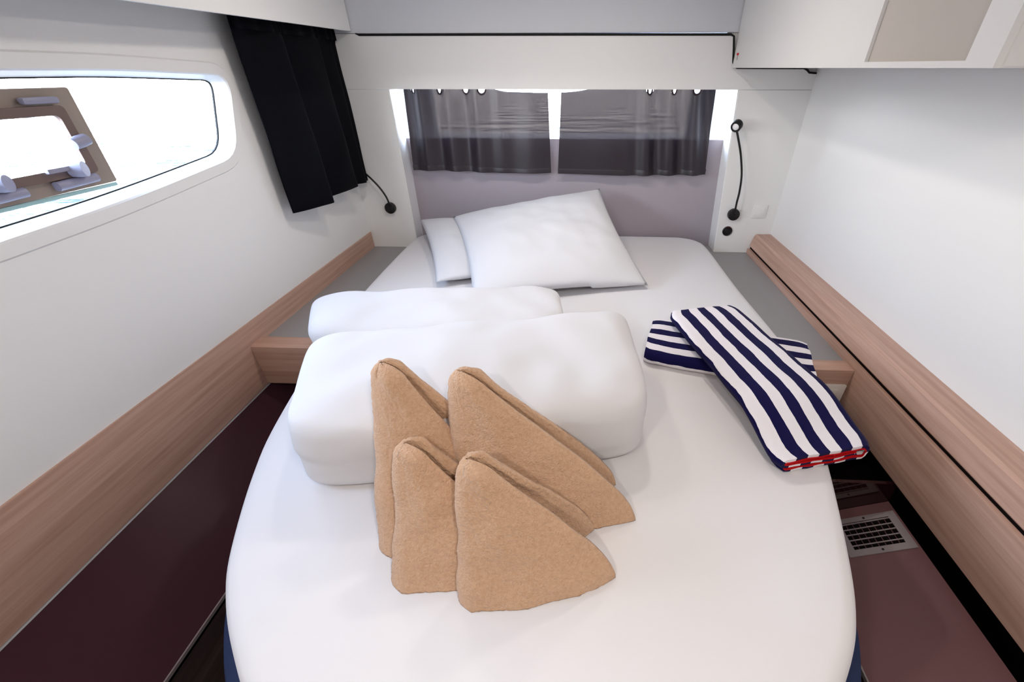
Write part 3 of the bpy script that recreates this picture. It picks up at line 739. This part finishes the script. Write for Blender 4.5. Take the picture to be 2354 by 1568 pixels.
# ---- tan towels folded into sails
def sail(foldbase, apex, fr, bk, th, seed, label, bulge=0.012):
    """a towel folded into a standing triangle: fold edge from foldbase to apex, a front leaf to fr and a back leaf to bk"""
    A, T, Fp, Kp = Vector(foldbase), Vector(apex), Vector(fr), Vector(bk)
    root = empty('sail_towel', (A.x, A.y, 0), label, 'towel', 'tan towels folded into sails')
    NT, NL = 110, 56; bm = B(); loops = []
    for j in range(NT + 1):
        t = j / NT; te = t ** 0.96
        O = A.lerp(T, te)
        keep = 1 - te
        def leaf(P):
            d = P - A; L = d.length; d = d / L
            d2 = Vector((d.x, d.y, 0)).normalized()
            return d2, (L * keep ** 1.05 * (1 + 0.10 * sin(pi * t)) * (1 - 0.06 * keep ** 14) + 0.026)
        d1, L1 = leaf(Fp); d2, L2 = leaf(Kp)
        if t > 0.93: s = math.sqrt(max(0.05, 1 - ((t - 0.93) / 0.07) ** 2))
        else: s = 1
        out_dir = -(d1 + d2).normalized()
        # centre line: front leaf end -> fold -> back leaf end
        cl = []
        fr_ = th * 0.52 + 0.010 * (1 - te)
        for i in range(NL + 1):
            k = 1 - i / NL
            cl.append(O + d1 * (L1 * k) * s + Vector((d1.y, -d1.x, 0)) * (bulge * sin(pi * k) + fr_) * s)
        for i in range(1, 6):
            a = pi * i / 6
            n1 = Vector((d1.y, -d1.x, 0)); n2 = Vector((-d2.y, d2.x, 0))
            cl.append(O + n1.lerp(n2, i / 6) * fr_ * s * abs(cos(a)) + out_dir * fr_ * 0.9 * sin(a) * s)
        for i in range(NL + 1):
            k = i / NL
            cl.append(O + d2 * (L2 * k) * s + Vector((-d2.y, d2.x, 0)) * (bulge * 0.6 * sin(pi * k) + fr_) * s)
        # thickness
        m = len(cl); L_, R_ = [], []
        for i in range(m):
            tg = cl[min(i + 1, m - 1)] - cl[max(i - 1, 0)]; tg.z = 0
            tg.normalize(); nn_ = Vector((-tg.y, tg.x, 0))
            e = min(i, m - 1 - i); w = th / 2 * s * min(1.0, 0.5 + e * 0.1)
            dsp = 0.0050 * nz(i * 0.06 + seed, t * 6, 2.2) + 0.0016 * nz(i * 0.35 + seed, t * 36, 5.2) + 0.0010 * nz(i * 1.1 + seed, t * 90, 9.2)
            L_.append(cl[i] + nn_ * (w + dsp)); R_.append(cl[i] - nn_ * (w - dsp))
        lp_ = L_ + R_[::-1]
        for q in lp_: q.z = max(0.001, q.z)
        loops.append(lp_)
    RR = [[bm.verts.new(p) for p in l] for l in loops]; n2 = len(RR[0])
    for a, c in zip(RR, RR[1:]):
        for i in range(n2): bm.faces.new((a[i], a[(i + 1) % n2], c[(i + 1) % n2], c[i]))
    for rg in (RR[0], RR[-1]):
        for i in range(n2 // 2 - 1): bm.faces.new((rg[i], rg[i + 1], rg[n2 - 2 - i], rg[n2 - 1 - i]))
    return root, obj('towel_cloth', bm, 'terry', root, angle=0)
sail((-0.166, 0.340, 0.0), (-0.178, 0.452, 0.216), (0.062, 0.400, 0), (0.040, 0.450, 0), 0.017, 1.0, 'front right tan towel folded into a sail, nearest the camera')
sail((-0.290, 0.367, 0.0), (-0.306, 0.500, 0.196), (-0.085, 0.405, 0), (-0.08, 0.445, 0), 0.017, 5.0, 'small front left tan towel sail, left of the nearest one')
sail((-0.205, 0.480, 0.0), (-0.224, 0.612, 0.276), (0.116, 0.520, 0), (0.09, 0.560, 0), 0.020, 9.0, 'tall rear right tan towel folded into a wide sail')
sail((-0.335, 0.425, 0.0), (-0.376, 0.618, 0.286), (-0.13, 0.50, 0), (-0.10, 0.555, 0), 0.021, 14.0, 'tall rear left tan towel sail, leftmost of the four')

# ---- striped towels
def striped(center, ang, length, width, zc, seed, label, phase, binding):
    """sheet folded over itself; zc(s) lifts it along its length s in [-1,1]"""
    root = empty('striped_towel', (center[0], center[1], 0), label, 'towel', 'striped beach towels')
    d = Vector((cos(ang), sin(ang), 0)); wv = Vector((-sin(ang), cos(ang), 0)); c0 = Vector((*center, 0))
    hw = width / 2; th = 0.011
    # cross-section path (w, h): starts with the hidden middle layer, goes over the top, ends as bottom layer
    path = [(hw * 0.72, 0.021), (-hw * 0.5, 0.021), (-hw * 0.86, 0.022)]
    path = []
    for i in range(9): path.append((-hw * 0.80 + i / 8 * hw * 1.66, 0.0215))          # middle layer, left to right
    for k in range(1, 5): a = -pi / 2 + pi * k / 5; path.append((hw * 0.90 + 0.0075 * cos(a) * 1.2, 0.0300 + 0.0085 * sin(a)))
    for i in range(25): path.append((hw * 0.92 - i / 24 * hw * 1.86, 0.0385 + 0.0022 * sin(pi * i / 24)))  # top
    for k in range(1, 7): a = pi / 2 + pi * k / 7; path.append((-hw * 0.94 + 0.017 * cos(a), 0.022 + 0.0165 * sin(a)))
    for i in range(17): path.append((-hw * 0.92 + i / 16 * hw * 1.80, 0.0062))
    arc = [0]
    for a, c in zip(path, path[1:]): arc.append(arc[-1] + math.hypot(c[0] - a[0], c[1] - a[1]))
    top0 = 9 + 4
    shift = arc[top0]
    N = 40
    def build(s0, s1, n, grow_, name, m, par):
        bm = B(); uvl = bm.loops.layers.uv.new('UVMap'); loops = []; us = []
        for j in range(n + 1):
            s = s0 + (s1 - s0) * j / n
            lo, ro = [], []
            mpt = len(path)
            for i, (w, h) in enumerate(path):
                a = path[max(i - 1, 0)]; c = path[min(i + 1, mpt - 1)]
                tg = Vector((c[0] - a[0], c[1] - a[1])).normalized(); nn_ = Vector((-tg.y, tg.x))
                e = min(i, mpt - 1 - i); t2 = th / 2 * min(1, 0.5 + 0.3 * e)
                soft = 1.0 - 0.10 * max(0, abs(s) - 0.93) / 0.07
                for lst, sg in ((lo, 1), (ro, -1)):
                    tt = t2 * sg if not grow_ else (th / 2 + 0.001 if sg > 0 else th / 2 - 0.0022)
                    ww = (w + nn_.x * tt) * soft; hh = (h + nn_.y * tt)
                    wob = 0.0025 * nz(s * 3 + seed, w * 20, 0.4)
                    lst.append(c0 + d * (s * length / 2 + 0.004 * nz(w * 25, h * 60, seed)) + wv * (ww + 0.004 * nz(s * 2.2, seed, 0.2)) + Vector((0, 0, max(0.0008, hh + wob) + zc(s, w))))
            loops.append(lo + ro[::-1])
        R = [[bm.verts.new(p) for p in l] for l in loops]; nn2 = len(R[0]); mpt = len(path)
        uof = [arc[i] - shift for i in range(mpt)]; uof = uof + uof[::-1]
        for a, (ra, rb) in enumerate(zip(R, R[1:])):
            for i in range(nn2):
                i2 = (i + 1) % nn2
                f = bm.faces.new((ra[i], ra[i2], rb[i2], rb[i]))
                va, vb = s0 + (s1 - s0) * a / n, s0 + (s1 - s0) * (a + 1) / n
                for lp2, uvv in zip(f.loops, ((uof[i], va * length / 2), (uof[i2], va * length / 2), (uof[i2], vb * length / 2), (uof[i], vb * length / 2))):
                    lp2[uvl].uv = (uvv[0] + 5.0 + phase, uvv[1] + seed)
        for ring_ in (R[0], R[-1]):
            # close the cut ends strip-wise
            for i in range(mpt - 1):
                f = bm.faces.new((ring_[i], ring_[i + 1], ring_[nn2 - 2 - i], ring_[nn2 - 1 - i]))
                for lp2, q in zip(f.loops, (i, i + 1, i + 1, i)): lp2[uvl].uv = (uof[q] + 5.0 + phase, seed)
        return obj(name, bm, m, par, angle=50)
    body = build(-1, 1, N, 0, 'towel_cloth', 'stripe', root)
    if binding: build(-1.006, -0.990, 1, 1, 'red_binding', 'red', root)
# lower towel lies flat, upper one is laid across it
striped((0.465, 1.075), radians(-16.0), 0.475, 0.215, lambda s, w: 0.0, 2.0, 'navy striped towel lying underneath, pointing towards the wall', 0.018, False)
def over(s, w):
    # s=-1 is the near end
    return 0.044 * smooth(-1.0, -0.35, s) + 0.002
striped((0.488, 0.940), radians(104.0), 0.600, 0.235, over, 4.0, 'navy striped towel laid diagonally on top of the other one', 0.0, True)

# ================================================================== ADDED FILL LAMPS OVERHEAD, AND OUTSIDE
FILL_LAMPS = (((0.06, 1.38), 'far right', 3.3), ((-0.48, 1.38), 'far left', 2.3), ((0.22, -0.10), 'near right', 5.0), ((-0.45, -0.30), 'near left', 4.4))  # unseen ceiling lamps added as warm fill, spread for even brightness
for i, ((x, y), wh, watt) in enumerate(FILL_LAMPS):
    d_ = empty('fill_lamp', (x, y, CZ), wh + ' added unseen ceiling fill lamp of the four', 'lamp', 'added ceiling fill lamps')
    obj('bezel', lathe(B(), [(0.045, -0.001), (0.045, -0.008), (0.062, -0.006), (0.065, 0.0)], (x, y, CZ), (0, 0, 1), 28), 'steel', d_)
    obj('diffuser', lathe(B(), [(0, -0.004), (0.046, -0.004)], (x, y, CZ), (0, 0, 1), 28), 'warm', d_)
    l = bpy.data.lights.new('fill_lamp_bulb', 'AREA'); l.shape = 'DISK'; l.size = 0.09; l.energy = watt; l.color = (1.0, 0.91, 0.82)
    lo_ = bpy.data.objects.new('fill_lamp_bulb', l); C.objects.link(lo_); lo_.parent = d_; lo_.location = (0, 0, -0.012)

b = B(); box(b, -200, 200, -200, 300, -1.6, -1.5)
obj('sea', b, 'sea', label='rippled sea water outside the windows', cat='sea', kind='stuff', smooth=False)
